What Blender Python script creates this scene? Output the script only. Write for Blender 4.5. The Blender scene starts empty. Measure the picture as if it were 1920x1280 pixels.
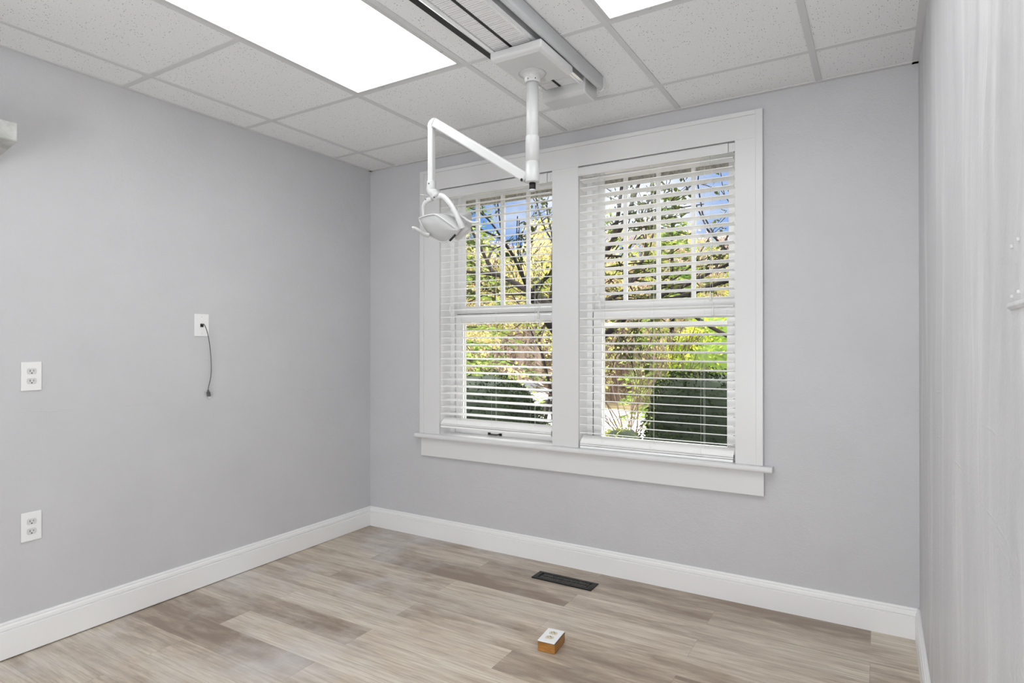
import bpy, bmesh, math, random
from mathutils import Vector, Matrix, noise
S = bpy.context.scene
C = S.collection
R = math.radians
PI = math.pi
H = 1.202                      # eye height above the floor

# ------------------------------------------------------------------ camera
FPX = 1141.0
TH = math.atan(690 / 1141.0)
PIT = R(0.2)
cam_d = bpy.data.cameras.new('camera')
cam = bpy.data.objects.new('camera', cam_d)
C.objects.link(cam)
cam_d.sensor_width = 36.0
cam_d.lens = 36.0 * FPX / 1920.0
cam_d.clip_start = 0.02
cam_d.clip_end = 400
cam.location = (0, 0, H)
cam.rotation_euler = (R(90) + PIT, 0, TH)
S.camera = cam

# ------------------------------------------------------------------ view
S.view_settings.view_transform = 'Standard'
S.view_settings.look = 'None'
S.view_settings.gamma = 1.0
S.view_settings.exposure = 0.0
S.view_settings.use_curve_mapping = False

# ------------------------------------------------------------------ sky
W = bpy.data.worlds.new('sky')
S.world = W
W.use_nodes = True
wt = W.node_tree
wt.nodes.clear()
def wn(t, **k):
    n = wt.nodes.new(t)
    for a, b in k.items(): setattr(n, a, b)
    return n
tc = wn('ShaderNodeTexCoord')
sep = wn('ShaderNodeSeparateXYZ')
wt.links.new(tc.outputs['Generated'], sep.inputs[0])
rmp = wn('ShaderNodeValToRGB')
rmp.color_ramp.elements[0].position = 0.0
rmp.color_ramp.elements[0].color = (0.55, 0.72, 0.95, 1)
rmp.color_ramp.elements[1].position = 0.6
rmp.color_ramp.elements[1].color = (0.05, 0.17, 0.62, 1)
e = rmp.color_ramp.elements.new(0.22)
e.color = (0.13, 0.36, 0.88, 1)
wt.links.new(sep.outputs['Z'], rmp.inputs[0])
mp = wn('ShaderNodeMapping')
mp.inputs['Scale'].default_value = (1.0, 1.0, 2.2)
mp.inputs['Location'].default_value = (0.35, 0.1, 0.0)
wt.links.new(tc.outputs['Generated'], mp.inputs[0])
nz = wn('ShaderNodeTexNoise')
nz.inputs['Scale'].default_value = 3.2
nz.inputs['Detail'].default_value = 6
wt.links.new(mp.outputs[0], nz.inputs['Vector'])
cr = wn('ShaderNodeValToRGB')
cr.color_ramp.elements[0].position = 0.47
cr.color_ramp.elements[1].position = 0.60
wt.links.new(nz.outputs['Fac'], cr.inputs[0])
mx = wn('ShaderNodeMix', data_type='RGBA')
mx.inputs['B'].default_value = (1.0, 1.03, 1.1, 1)
wt.links.new(cr.outputs[0], mx.inputs['Factor'])
wt.links.new(rmp.outputs[0], mx.inputs['A'])
zenith_boost = wn('ShaderNodeMapRange')  # sky overhead, out of view, brightened beyond a real sky to light the blinds
zenith_boost.inputs['From Min'].default_value = 0.28
zenith_boost.inputs['From Max'].default_value = 0.46
wt.links.new(sep.outputs['Z'], zenith_boost.inputs['Value'])
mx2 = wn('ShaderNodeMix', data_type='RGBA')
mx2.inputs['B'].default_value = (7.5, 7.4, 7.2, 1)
wt.links.new(zenith_boost.outputs[0], mx2.inputs['Factor'])
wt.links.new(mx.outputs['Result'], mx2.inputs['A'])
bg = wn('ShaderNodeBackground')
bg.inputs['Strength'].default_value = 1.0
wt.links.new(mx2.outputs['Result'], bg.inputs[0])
wo = wn('ShaderNodeOutputWorld')
wt.links.new(bg.outputs[0], wo.inputs[0])

# ------------------------------------------------------------------ sun (behind the house)
sd = bpy.data.lights.new('sun', 'SUN')
sd.energy = 5.2
sd.angle = R(0.6)
sd.color = (1.0, 0.95, 0.86)
sun = bpy.data.objects.new('sun', sd)
C.objects.link(sun)
sun.rotation_euler = Vector((0.45, 0.85, -0.72)).to_track_quat('-Z', 'Y').to_euler()
SUNV = 5.5

LENS_E = 5.0                   # glow of the ceiling troffer lenses
# added fill light behind the camera; no doorway is built there
dl = bpy.data.lights.new('added_fill', 'AREA')
dl.shape = 'RECTANGLE'
dl.size = 1.0
dl.size_y = 1.9
dl.energy = 80
dl.color = (0.97, 0.985, 1.0)
dlo = bpy.data.objects.new('added_fill', dl)
C.objects.link(dlo)
dlo.location = (-0.62, -1.60, 1.05)
dlo.rotation_euler = Vector((-0.12, 1.0, 0.68)).to_track_quat('-Z', 'Y').to_euler()

# ================================================================== helpers
def P3(px, py, d):
    """point seen along a sight line at distance d (used to take sizes off a survey)"""
    F = Vector((-math.sin(TH)*math.cos(PIT), math.cos(TH)*math.cos(PIT), math.sin(PIT)))
    Rr = Vector((math.cos(TH), math.sin(TH), 0))
    U = Rr.cross(F)
    return Vector((0, 0, H)) + (F + Rr*((px-960)/FPX) - U*((py-640)/FPX))*d

def obj(name, bm, mat=None, parent=None, smooth=False, bevel=0, bseg=2, recalc=True):
    if recalc: bmesh.ops.recalc_face_normals(bm, faces=bm.faces)
    me = bpy.data.meshes.new(name)
    bm.to_mesh(me); bm.free()
    if mat is not None:
        for m in (mat if isinstance(mat, (list, tuple)) else [mat]): me.materials.append(m)
    if smooth:
        for p in me.polygons: p.use_smooth = True
    o = bpy.data.objects.new(name, me)
    C.objects.link(o)
    if parent is not None: o.parent = parent
    if bevel:
        b = o.modifiers.new('bevel', 'BEVEL')
        b.width = bevel; b.segments = bseg; b.limit_method = 'ANGLE'; b.angle_limit = R(40)
        b.harden_normals = False
    return o

def tag(o, label=None, cat=None, group=None, kind=None):
    if label: o['label'] = label
    if cat: o['category'] = cat
    if group: o['group'] = group
    if kind: o['kind'] = kind
    return o

def empty(name, loc=(0, 0, 0), rz=0.0):
    o = bpy.data.objects.new(name, None)
    C.objects.link(o)
    o.location = loc; o.rotation_euler = (0, 0, rz)
    o.empty_display_size = 0.05
    return o

def NB(): return bmesh.new()

def box(bm, x0, x1, y0, y1, z0, z1, mi=0, M=None):
    vs = [bm.verts.new((x, y, z)) for x in (x0, x1) for y in (y0, y1) for z in (z0, z1)]
    if M is not None:
        for v in vs: v.co = M @ v.co
    fs = []
    for q in ((0,1,3,2),(4,6,7,5),(0,4,5,1),(2,3,7,6),(0,2,6,4),(1,5,7,3)):
        f = bm.faces.new([vs[i] for i in q]); f.material_index = mi; fs.append(f)
    return fs

def prism(bm, prof, axis, a0, a1, mi=0, cap=True):
    """profile of 2D points swept along an axis"""
    def mk(p, a):
        if axis == 'x': return (a, p[0], p[1])
        if axis == 'y': return (p[0], a, p[1])
        return (p[0], p[1], a)
    A = [bm.verts.new(mk(p, a0)) for p in prof]
    B = [bm.verts.new(mk(p, a1)) for p in prof]
    n = len(prof)
    for i in range(n):
        f = bm.faces.new((A[i], A[(i+1) % n], B[(i+1) % n], B[i])); f.material_index = mi
    if cap:
        f = bm.faces.new(A); f.material_index = mi
        f = bm.faces.new(B[::-1]); f.material_index = mi

def tube(bm, pts, rad, n=10, mi=0, cap=True, sx=1.0, up=None):
    """tube with per-point radii; sx squashes the section"""
    pts = [Vector(p) for p in pts]
    if not isinstance(rad, (list, tuple)): rad = [rad]*len(pts)
    rings = []
    ref = None
    for i, p in enumerate(pts):
        a = pts[max(0, i-1)]; b = pts[min(len(pts)-1, i+1)]
        t = (b-a).normalized()
        if ref is None:
            ref = Vector(up) if up else (Vector((0, 0, 1)) if abs(t.z) < 0.9 else Vector((1, 0, 0)))
        s = t.cross(ref)
        if s.length < 1e-5: s = t.orthogonal()
        s.normalize(); u = s.cross(t).normalized(); ref = u
        rings.append([bm.verts.new(p + (s*math.cos(2*PI*k/n)*sx + u*math.sin(2*PI*k/n))*rad[i]) for k in range(n)])
    for i in range(len(rings)-1):
        for k in range(n):
            f = bm.faces.new((rings[i][k], rings[i][(k+1) % n], rings[i+1][(k+1) % n], rings[i+1][k]))
            f.material_index = mi; f.smooth = True
    if cap:
        f = bm.faces.new(rings[0][::-1]); f.material_index = mi
        f = bm.faces.new(rings[-1]); f.material_index = mi
    return rings

def lathe(bm, prof, cx, cy, n=32, mi=0):
    """prof = (r, z) list around a vertical axis"""
    rings = []
    for r, z in prof:
        rings.append([bm.verts.new((cx+r*math.cos(2*PI*k/n), cy+r*math.sin(2*PI*k/n), z)) for k in range(n)])
    for i in range(len(rings)-1):
        for k in range(n):
            f = bm.faces.new((rings[i][k], rings[i][(k+1) % n], rings[i+1][(k+1) % n], rings[i+1][k]))
            f.smooth = True; f.material_index = mi
    bm.faces.new(rings[0]); bm.faces.new(rings[-1][::-1])

def smooth_pts(pts, m=6):
    pts = [Vector(p) for p in pts]; out = []
    for i in range(len(pts)-1):
        p0 = pts[max(0, i-1)]; p1 = pts[i]; p2 = pts[i+1]; p3 = pts[min(len(pts)-1, i+2)]
        for k in range(m):
            t = k/m
            out.append(0.5*((2*p1)+(p2-p0)*t+(2*p0-5*p1+4*p2-p3)*t*t+(3*p1-p0-3*p2+p3)*t**3))
    out.append(pts[-1]); return out

# ================================================================== materials
def M(name, col=(0.8, 0.8, 0.8), rough=0.5, metal=0.0, spec=0.5, emit=None, es=0.0):
    m = bpy.data.materials.new(name); m.use_nodes = True
    b = m.node_tree.nodes['Principled BSDF']
    b.inputs['Base Color'].default_value = (*col, 1)
    b.inputs['Roughness'].default_value = rough
    b.inputs['Metallic'].default_value = metal
    b.inputs['Specular IOR Level'].default_value = spec
    if emit: b.inputs['Emission Color'].default_value = (*emit, 1); b.inputs['Emission Strength'].default_value = es
    return m
class G:
    def __init__(s, m): s.t = m.node_tree; s.b = s.t.nodes['Principled BSDF']; s.o = s.t.nodes['Material Output']
    def n(s, t, ins=None, **k):
        x = s.t.nodes.new(t)
        for a, b in k.items(): setattr(x, a, b)
        if ins:
            for a, b in ins.items():
                if hasattr(b, 'is_output') or isinstance(b, bpy.types.NodeSocket): s.t.links.new(b, x.inputs[a])
                else: x.inputs[a].default_value = b
        return x
    def l(s, a, b): s.t.links.new(a, b)
    def math(s, op, a, b=None, c=None):
        ins = {0: a}
        if b is not None: ins[1] = b
        if c is not None: ins[2] = c
        return s.n('ShaderNodeMath', ins, operation=op).outputs[0]
    def ramp(s, fac, stops):
        r = s.n('ShaderNodeValToRGB', {0: fac})
        el = r.color_ramp.elements
        while len(el) < len(stops): el.new(0.5)
        for e, (p, c) in zip(el, stops):
            e.position = p; e.color = (*c, 1) if len(c) == 3 else c
        return r.outputs[0]
    def mix(s, f, a, b, bt='MIX'):
        return s.n('ShaderNodeMix', {'Factor': f, 'A': a, 'B': b}, data_type='RGBA', blend_type=bt).outputs['Result']
    def pos(s): return s.n('ShaderNodeNewGeometry').outputs['Position']
    def mapv(s, v, sc=(1, 1, 1), loc=(0, 0, 0)):
        return s.n('ShaderNodeMapping', {'Vector': v, 'Scale': sc, 'Location': loc}).outputs[0]
    def noise(s, v, scale, det=3, rough=0.5):
        return s.n('ShaderNodeTexNoise', {'Vector': v, 'Scale': scale, 'Detail': det, 'Roughness': rough}).outputs['Fac']
    def bump(s, h, st=0.2, d=0.01):
        x = s.n('ShaderNodeBump', {'Height': h, 'Strength': st, 'Distance': d})
        s.l(x.outputs[0], s.b.inputs['Normal']); return x

def wall_mat(name, streak):
    m = M(name, (0.6, 0.6, 0.617), 0.5, spec=0.4); g = G(m); p = g.pos()
    n1 = g.noise(p, 3.0, 4, 0.6)
    c = g.ramp(n1, [(0.3, (0.575, 0.575, 0.592)), (0.7, (0.605, 0.605, 0.622))])
    if streak:
        sv = g.mapv(g.n('ShaderNodeVectorMath', {0: p, 1: g.n('ShaderNodeVectorMath', {0: g.n('ShaderNodeTexNoise', {'Vector': p, 'Scale': 2.5, 'Detail': 2}).outputs['Color'], 1: (0.0, 0.16, 0.0)}, operation='MULTIPLY').outputs[0]}, operation='ADD').outputs[0], (1.0, 5.0, 0.55))
        st = g.noise(sv, 2.0, 6, 0.62)
        c2 = g.ramp(st, [(0.35, (0.52, 0.52, 0.535)), (0.52, (0.60, 0.60, 0.612)), (0.60, (0.69, 0.69, 0.70)), (0.72, (0.76, 0.76, 0.77))])
        c = g.mix(0.75, c, c2)
        g.l(g.n('ShaderNodeMapRange', {'Value': st, 'From Min': 0.3, 'From Max': 0.7, 'To Min': 0.36, 'To Max': 0.6}).outputs[0], g.b.inputs['Roughness'])
    g.l(c, g.b.inputs['Base Color'])
    fine = g.noise(p, 160.0, 3, 0.6)
    mid = g.noise(p, 22.0, 5, 0.65)
    # trowel ridges: thresholded stretched noise
    tr = g.noise(g.mapv(p, (1.3, 1.3, 3.5)), 3.2, 8, 0.55)
    trr = g.math('ABSOLUTE', g.math('SUBTRACT', tr, 0.5))
    trl = g.n('ShaderNodeMapRange', {'Value': trr, 'From Min': 0.0, 'From Max': 0.006, 'To Min': 1.0, 'To Max': 0.0}).outputs[0]
    gate = g.n('ShaderNodeMapRange', {'Value': g.noise(p, 1.7, 2), 'From Min': 0.52, 'From Max': 0.62}).outputs[0]
    h = g.math('ADD', g.math('MULTIPLY', fine, 0.35), g.math('MULTIPLY', mid, 0.8))
    h = g.math('ADD', h, g.math('MULTIPLY', g.math('MULTIPLY', trl, gate), 0.12))
    # old taped seam running level along the wall
    zz = g.n('ShaderNodeSeparateXYZ', {0: p}).outputs[2]
    wob = g.math('MULTIPLY', g.math('SUBTRACT', g.noise(g.mapv(p, (1, 1, 0.1)), 3.0, 3), 0.5), 0.06)
    zs_ = (0.952, 1.074) if streak else (0.93,)
    for z_ in zs_:
        dd = g.math('ABSOLUTE', g.math('ADD', g.math('SUBTRACT', zz, z_), wob))
        ln = g.n('ShaderNodeMapRange', {'Value': dd, 'From Min': 0.0, 'From Max': 0.0035, 'To Min': 1.0, 'To Max': 0.0}).outputs[0]
        h = g.math('ADD', h, g.math('MULTIPLY', g.math('MULTIPLY', ln, g.n('ShaderNodeMapRange', {'Value': g.noise(p, 2.1, 2), 'From Min': 0.45, 'From Max': 0.6}).outputs[0]), 0.25))
    g.bump(h, 0.55, 0.006)
    return m
m_wall = wall_mat('painted_plaster', False)
m_wall_r = wall_mat('painted_plaster_streaked', True)
m_trim = M('trim_paint', (0.74, 0.74, 0.742), 0.32)
g = G(m_trim); g.bump(g.noise(g.pos(), 35, 3), 0.06, 0.003)
m_base = M('baseboard_paint', (0.88, 0.88, 0.878), 0.34)
m_vinyl = M('vinyl_white', (0.94, 0.94, 0.94), 0.35)
m_slat = M('slat_white', (0.97, 0.97, 0.965), 0.38)
m_cord = M('cord_white', (0.78, 0.78, 0.76), 0.8)
m_dark = M('dark_gap', (0.012, 0.012, 0.013), 0.6)
m_lampwhite = M('enamel_white', (0.58, 0.582, 0.58), 0.3)
m_plate = M('plate_white', (0.86, 0.86, 0.86), 0.3)
m_recept = M('receptacle_grey', (0.66, 0.66, 0.65), 0.35)
m_ivory = M('receptacle_ivory', (0.72, 0.66, 0.50), 0.4)
m_black = M('black_metal', (0.012, 0.011, 0.011), 0.45, spec=0.3)
m_screw = M('screw_metal', (0.5, 0.5, 0.5), 0.35, 0.9)
m_grid = M('grid_metal', (0.64, 0.64, 0.645), 0.5)
m_alu = M('brushed_aluminium', (0.80, 0.80, 0.81), 0.34, 0.15)
g = G(m_alu)
rb = g.n('ShaderNodeTexWave', {'Vector': g.pos(), 'Scale': 60.0, 'Distortion': 0.0}, wave_type='BANDS', bands_direction='Y').outputs['Fac']
g.bump(rb, 0.5, 0.002)
m_alus = M('smooth_aluminium', (0.80, 0.81, 0.82), 0.25, 0.4)
m_track = M('track_grey', (0.52, 0.53, 0.54), 0.35, 0.15)
m_storm = M('storm_dusty_grey', (0.42, 0.42, 0.41), 0.8)
g = G(m_storm); g.l(g.ramp(g.noise(g.pos(), 60, 5, 0.7), [(0.35, (0.25, 0.25, 0.24)), (0.65, (0.55, 0.55, 0.54))]), g.b.inputs['Base Color'])
m_cable = M('cable_grey', (0.11, 0.11, 0.115), 0.5)
m_usb = M('usb_metal', (0.8, 0.8, 0.8), 0.25, 0.6)
m_lens_lamp = M('lamp_lens_frosted', (0.44, 0.445, 0.44), 0.22, spec=0.5)

# ceiling tiles
m_tile = M('mineral_tile', (0.78, 0.78, 0.775), 0.9, spec=0.1)
g = G(m_tile); p = g.pos()
vo = g.n('ShaderNodeTexVoronoi', {'Vector': g.mapv(p, (1, 1, 0.02)), 'Scale': 120.0}, feature='F1')
ds = vo.outputs['Distance']
rnd = g.n('ShaderNodeSeparateColor', {0: vo.outputs['Color']}).outputs[0]
rad = g.n('ShaderNodeMapRange', {'Value': rnd, 'From Min': 0.30, 'From Max': 1.0, 'To Min': 0.0, 'To Max': 0.25}).outputs[0]
hole = g.math('LESS_THAN', ds, rad)
col = g.mix(hole, g.ramp(g.noise(p, 240, 2, 0.7), [(0.3, (0.76, 0.765, 0.77)), (0.7, (0.90, 0.905, 0.91))]), (0.20, 0.20, 0.195, 1))
g.l(col, g.b.inputs['Base Color'])
g.bump(g.math('ADD', g.math('MULTIPLY', hole, -1.0), g.noise(p, 300, 2)), 0.35, 0.002)

# troffer lens
m_lens = M('prismatic_lens', (0.9, 0.9, 0.9), 0.4, emit=(0.965, 0.985, 1.0), es=LENS_E)
g = G(m_lens); p = g.pos()
w1 = g.n('ShaderNodeTexVoronoi', {'Vector': g.mapv(p, (1, 1, 0.001)), 'Scale': 160.0, 'Randomness': 0.0}).outputs['Distance']
g.bump(w1, 0.5, 0.002)

# vinyl plank floor
m_floor = M('vinyl_plank', (0.4, 0.34, 0.28), 0.42, spec=0.4)
g = G(m_floor); p = g.pos()
sp = g.n('ShaderNodeSeparateXYZ', {0: p})
X, Y = sp.outputs[0], sp.outputs[1]
rowf = g.math('DIVIDE', g.math('SUBTRACT', Y, 2.822), 0.1523)
row = g.math('FLOOR', rowf)
par = g.math('MODULO', g.math('ADD', row, 200.0), 2.0)
colf = g.math('DIVIDE', g.math('ADD', g.math('ADD', X, 1.85), g.math('MULTIPLY', g.math('SUBTRACT', 1.0, par), 0.605)), 1.21)
colv = g.math('FLOOR', colf)
idv = g.n('ShaderNodeCombineXYZ', {0: colv, 1: row, 2: 3.3}).outputs[0]
wnz = g.n('ShaderNodeTexWhiteNoise', {'Vector': idv}, noise_dimensions='3D')
rv = wnz.outputs['Value']
off = g.n('ShaderNodeVectorMath', {0: wnz.outputs['Color'], 1: (9.0, 7.0, 5.0)}, operation='MULTIPLY').outputs[0]
pv = g.n('ShaderNodeVectorMath', {0: p, 1: off}, operation='ADD').outputs[0]
big = g.noise(g.mapv(pv, (0.9, 7.0, 1.0)), 1.5, 5, 0.6)
gr = g.n('ShaderNodeTexNoise', {'Vector': g.mapv(pv, (2.2, 45.0, 1.0)), 'Scale': 2.0, 'Detail': 6, 'Roughness': 0.65, 'Distortion': 0.6}).outputs['Fac']
cath = g.n('ShaderNodeTexWave', {'Vector': g.mapv(pv, (0.7, 9.0, 1.0)), 'Scale': 2.6, 'Distortion': 14.0, 'Detail': 3.0, 'Detail Scale': 0.9}, wave_type='BANDS', bands_direction='Y').outputs['Fac']
tone = g.math('ADD', g.math('ADD', g.math('MULTIPLY', big, 0.85), g.math('MULTIPLY', g.math('SUBTRACT', g.n('ShaderNodeTexNoise', {'Vector': g.mapv(pv, (2.4, 11.0, 1.0)), 'Scale': 2.0, 'Detail': 6, 'Roughness': 0.62, 'Distortion': 0.9}).outputs['Fac'], 0.5), 0.45)), g.math('MULTIPLY', g.math('SUBTRACT', rv, 0.2), 0.27))
c = g.ramp(tone, [(0.28, (0.28, 0.215, 0.165)), (0.42, (0.45, 0.372, 0.288)), (0.54, (0.64, 0.555, 0.445)), (0.72, (0.76, 0.685, 0.57))])
c = g.mix(g.n('ShaderNodeMapRange', {'Value': gr, 'From Min': 0.42, 'From Max': 0.70, 'To Min': 0.0, 'To Max': 0.60}).outputs[0], c, (0.30, 0.22, 0.165, 1))
cm = g.n('ShaderNodeMapRange', {'Value': cath, 'From Min': 0.55, 'From Max': 1.0, 'To Min': 0.0, 'To Max': 0.16}).outputs[0]
c = g.mix(cm, c, (0.28, 0.21, 0.16, 1))
kn = g.n('ShaderNodeTexVoronoi', {'Vector': g.mapv(pv, (1.6, 5.5, 1.0)), 'Scale': 1.1}).outputs['Distance']
km = g.n('ShaderNodeMapRange', {'Value': kn, 'From Min': 0.02, 'From Max': 0.13, 'To Min': 0.55, 'To Max': 0.0}).outputs[0]
c = g.mix(km, c, (0.22, 0.16, 0.125, 1))
# chalky plaster dust on the left
du = g.noise(p, 2.2, 6, 0.62)
dleft = g.n('ShaderNodeMapRange', {'Value': X, 'From Min': -1.0, 'From Max': -2.2, 'To Min': 0.02, 'To Max': 0.16}).outputs[0]
dm = g.math('MULTIPLY', g.n('ShaderNodeMapRange', {'Value': du, 'From Min': 0.46, 'From Max': 0.66, 'To Min': 0.15, 'To Max': 4.2}).outputs[0], dleft)
c = g.mix(dm, c, (0.70, 0.685, 0.685, 1))
fr = g.math('FRACT', rowf); fc = g.math('FRACT', colf)
e1 = g.math('LESS_THAN', g.math('MULTIPLY', fr, 0.1523), 0.0012)
e2 = g.math('LESS_THAN', g.math('MULTIPLY', fc, 1.21), 0.0016)
seam = g.math('MAXIMUM', e1, e2)
c = g.mix(g.math('MULTIPLY', seam, 0.45), c, (0.20, 0.16, 0.13, 1))
g.l(c, g.b.inputs['Base Color'])
g.bump(g.math('SUBTRACT', g.math('MULTIPLY', gr, -0.3), seam), 0.12, 0.002)
g.l(g.n('ShaderNodeMapRange', {'Value': dm, 'From Min': 0.0, 'From Max': 0.4, 'To Min': 0.36, 'To Max': 0.62}).outputs[0], g.b.inputs['Roughness'])

# oak block
m_oak = M('oak_block', (0.45, 0.2, 0.05), 0.4)
g = G(m_oak)
gg = g.noise(g.mapv(g.pos(), (12, 12, 120)), 2.0, 4)
g.l(g.ramp(gg, [(0.3, (0.30, 0.125, 0.025)), (0.7, (0.52, 0.25, 0.065))]), g.b.inputs['Base Color'])

# glass without light-path switches: fresnel mix of clear and mirror
m_glass = bpy.data.materials.new('window_glass'); m_glass.use_nodes = True
t = m_glass.node_tree; t.nodes.clear()
o_ = t.nodes.new('ShaderNodeOutputMaterial'); ms = t.nodes.new('ShaderNodeMixShader')
tr = t.nodes.new('ShaderNodeBsdfTransparent'); gl = t.nodes.new('ShaderNodeBsdfGlossy'); fz = t.nodes.new('ShaderNodeFresnel')
tr.inputs[0].default_value = (0.96, 0.97, 0.97, 1); gl.inputs['Roughness'].default_value = 0.02
fz.inputs[0].default_value = 1.3
t.links.new(fz.outputs[0], ms.inputs[0]); t.links.new(tr.outputs[0], ms.inputs[1]); t.links.new(gl.outputs[0], ms.inputs[2]); t.links.new(ms.outputs[0], o_.inputs[0])

def leaf_mat(name, c0, c1, sc=1.5, trans=0.35):
    m = bpy.data.materials.new(name); m.use_nodes = True
    g = G(m)
    n = g.noise(g.pos(), sc, 3, 0.7)
    c = g.ramp(n, [(0.36, c0), (0.64, c1)])
    g.l(c, g.b.inputs['Base Color']); g.b.inputs['Roughness'].default_value = 0.7; g.b.inputs['Specular IOR Level'].default_value = 0.12
    tb = g.n('ShaderNodeBsdfTranslucent'); g.l(c, tb.inputs[0])
    mx = g.n('ShaderNodeMixShader', {0: trans})
    g.l(g.b.outputs[0], mx.inputs[1]); g.l(tb.outputs[0], mx.inputs[2]); g.l(mx.outputs[0], g.o.inputs[0])
    return m
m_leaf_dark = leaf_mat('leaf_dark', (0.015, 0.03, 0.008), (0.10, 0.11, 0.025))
m_leaf_yel = leaf_mat('leaf_yellow', (0.40, 0.38, 0.11), (0.74, 0.64, 0.32), 0.8)
m_leaf_olive = leaf_mat('leaf_olive', (0.15, 0.20, 0.03), (0.48, 0.47, 0.12), 0.9)
m_leaf_tan = leaf_mat('leaf_tan', (0.38, 0.26, 0.20), (0.72, 0.54, 0.44), 0.8)
m_leaf_con = leaf_mat('needle_green', (0.06, 0.12, 0.02), (0.34, 0.42, 0.10), 1.2, 0.2)
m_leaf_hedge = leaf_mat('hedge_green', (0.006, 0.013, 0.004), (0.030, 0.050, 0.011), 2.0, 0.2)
m_leaf_thuja = leaf_mat('arborvitae_green', (0.26, 0.36, 0.04), (0.62, 0.64, 0.10), 2.0, 0.3)
m_bark = M('bark_dark', (0.020, 0.016, 0.014), 0.9, spec=0.1)
m_bark_l = M('bark_light', (0.36, 0.28, 0.23), 0.85)
m_bark_b = M('bark_brown', (0.15, 0.10, 0.08), 0.85)
m_ground = M('leaf_litter', (0.3, 0.25, 0.15), 0.95)
g = G(m_ground); g.l(g.ramp(g.noise(g.pos(), 1.1, 6, 0.7), [(0.35, (0.16, 0.17, 0.05)), (0.5, (0.33, 0.25, 0.15)), (0.68, (0.50, 0.40, 0.30))]), g.b.inputs['Base Color'])
m_road = M('pale_paving', (0.62, 0.59, 0.58), 0.85)
m_car = M('car_paint_white', (0.85, 0.85, 0.86), 0.15, spec=0.6)
m_carglass = M('car_glass', (0.03, 0.035, 0.04), 0.05, spec=0.8)
m_tail = M('tail_light_red', (0.6, 0.02, 0.02), 0.2)
m_tyre = M('tyre', (0.02, 0.02, 0.02), 0.8)
m_ext = M('exterior_siding', (0.7, 0.7, 0.68), 0.8)

# ================================================================== room shell
XL, XR, YB, YF = -2.902, 0.136, 2.978, -1.75
ZC = H + 1.144
# window geometry
WT = YB - 0.020                                 # casing face
Z = lambda r: H + r
OL = (-2.310, -1.533); OR = (-1.376, -0.577)    # clear openings
ZS, ZH = Z(-0.556), Z(0.945)

def fz(y): return -0.0100*(YB - y)              # the old floor sags a little away from the window wall
bm = NB()
q = [(XL-0.1, YF-0.1), (XR+0.1, YF-0.1), (XR+0.1, YB+0.1), (XL-0.1, YB+0.1)]
up = [bm.verts.new((x, y, fz(y))) for x, y in q]; dn = [bm.verts.new((x, y, -0.2)) for x, y in q]
bm.faces.new(up); bm.faces.new(dn[::-1])
for i in range(4): bm.faces.new((up[i], up[(i+1) % 4], dn[(i+1) % 4], dn[i]))
tag(obj('floor', bm, m_floor), kind='structure')

bm = NB(); box(bm, XL-0.15, XL, YF-0.15, YB+0.25, -0.2, ZC+0.3); tag(obj('wall_left', bm, m_wall), kind='structure')
bm = NB(); box(bm, XR, XR+0.15, YF-0.15, YB+0.25, -0.2, ZC+0.3); tag(obj('wall_right', bm, m_wall_r), kind='structure')
# wall behind the camera, solid; the added fill light stands in front of it
bm = NB(); box(bm, XL, XR, YF-0.15, YF, -0.2, ZC+0.3); tag(obj('wall_front', bm, m_wall), kind='structure')
# window wall
bm = NB()
hx0, hx1, hz0, hz1 = OL[0]-0.02, OR[1]+0.02, ZS-0.03, ZH+0.02
xs = [XL, hx0, hx1, XR]; zs = [-0.2, hz0, hz1, ZC+0.3]
for (y, flip) in ((YB, False), (YB+0.27, True)):
    V = [[bm.verts.new((x, y, z)) for z in zs] for x in xs]
    for i in range(3):
        for j in range(3):
            if i == 1 and j == 1: continue
            bm.faces.new((V[i][j], V[i+1][j], V[i+1][j+1], V[i][j+1]))
    if not flip: A = V
    else: B = V
for (i0, j0), (i1, j1) in (((1,1),(2,1)), ((2,1),(2,2)), ((2,2),(1,2)), ((1,2),(1,1)), ((0,0),(3,0)), ((3,0),(3,3)), ((3,3),(0,3)), ((0,3),(0,0))):
    if (i0, j0) in ((0,0),(3,0),(3,3),(0,3)): continue
    bm.faces.new((A[i0][j0], A[i1][j1], B[i1][j1], B[i0][j0]))
tag(obj('wall_back', bm, m_wall), kind='structure')

# ceiling: tiles, then the T-bar grid as its part
bm = NB()
gx = [-2.675, -2.063, -1.451, -0.839, -0.227]
gy = [2.645, 2.035, 1.425, 0.815, 0.205, -0.405, -1.015, -1.625]
T1 = (gx[1], gx[2], gy[3], gy[1]); T2 = (gx[3], gx[4], gy[3], gy[1])      # 2x4 troffers
ex = [XL] + gx + [XR]; ey = sorted(gy + [YB, YF])
for i in range(len(ex)-1):
    for j in range(len(ey)-1):
        cx, cy = (ex[i]+ex[i+1])/2, (ey[j]+ey[j+1])/2
        if any(a < cx < b and c_ < cy < d_ for a, b, c_, d_ in (T1, T2)): continue
        box(bm, ex[i], ex[i+1], ey[j], ey[j+1], ZC+0.004, ZC+0.02)
ceil = tag(obj('ceiling', bm, m_tile), kind='structure')
bm = NB(); box(bm, XL-0.1, XR+0.1, YF-0.1, YB+0.1, ZC+0.16, ZC+0.22); obj('ceiling_deck', bm, m_ext, ceil)
bm = NB(); hw = 0.012
for x in gx: box(bm, x-hw, x+hw, YF, YB, ZC, ZC+0.0045)
in_troffer = lambda cx, cy: any(a < cx < b and c_ < cy < d_ for a, b, c_, d_ in (T1, T2))
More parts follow.
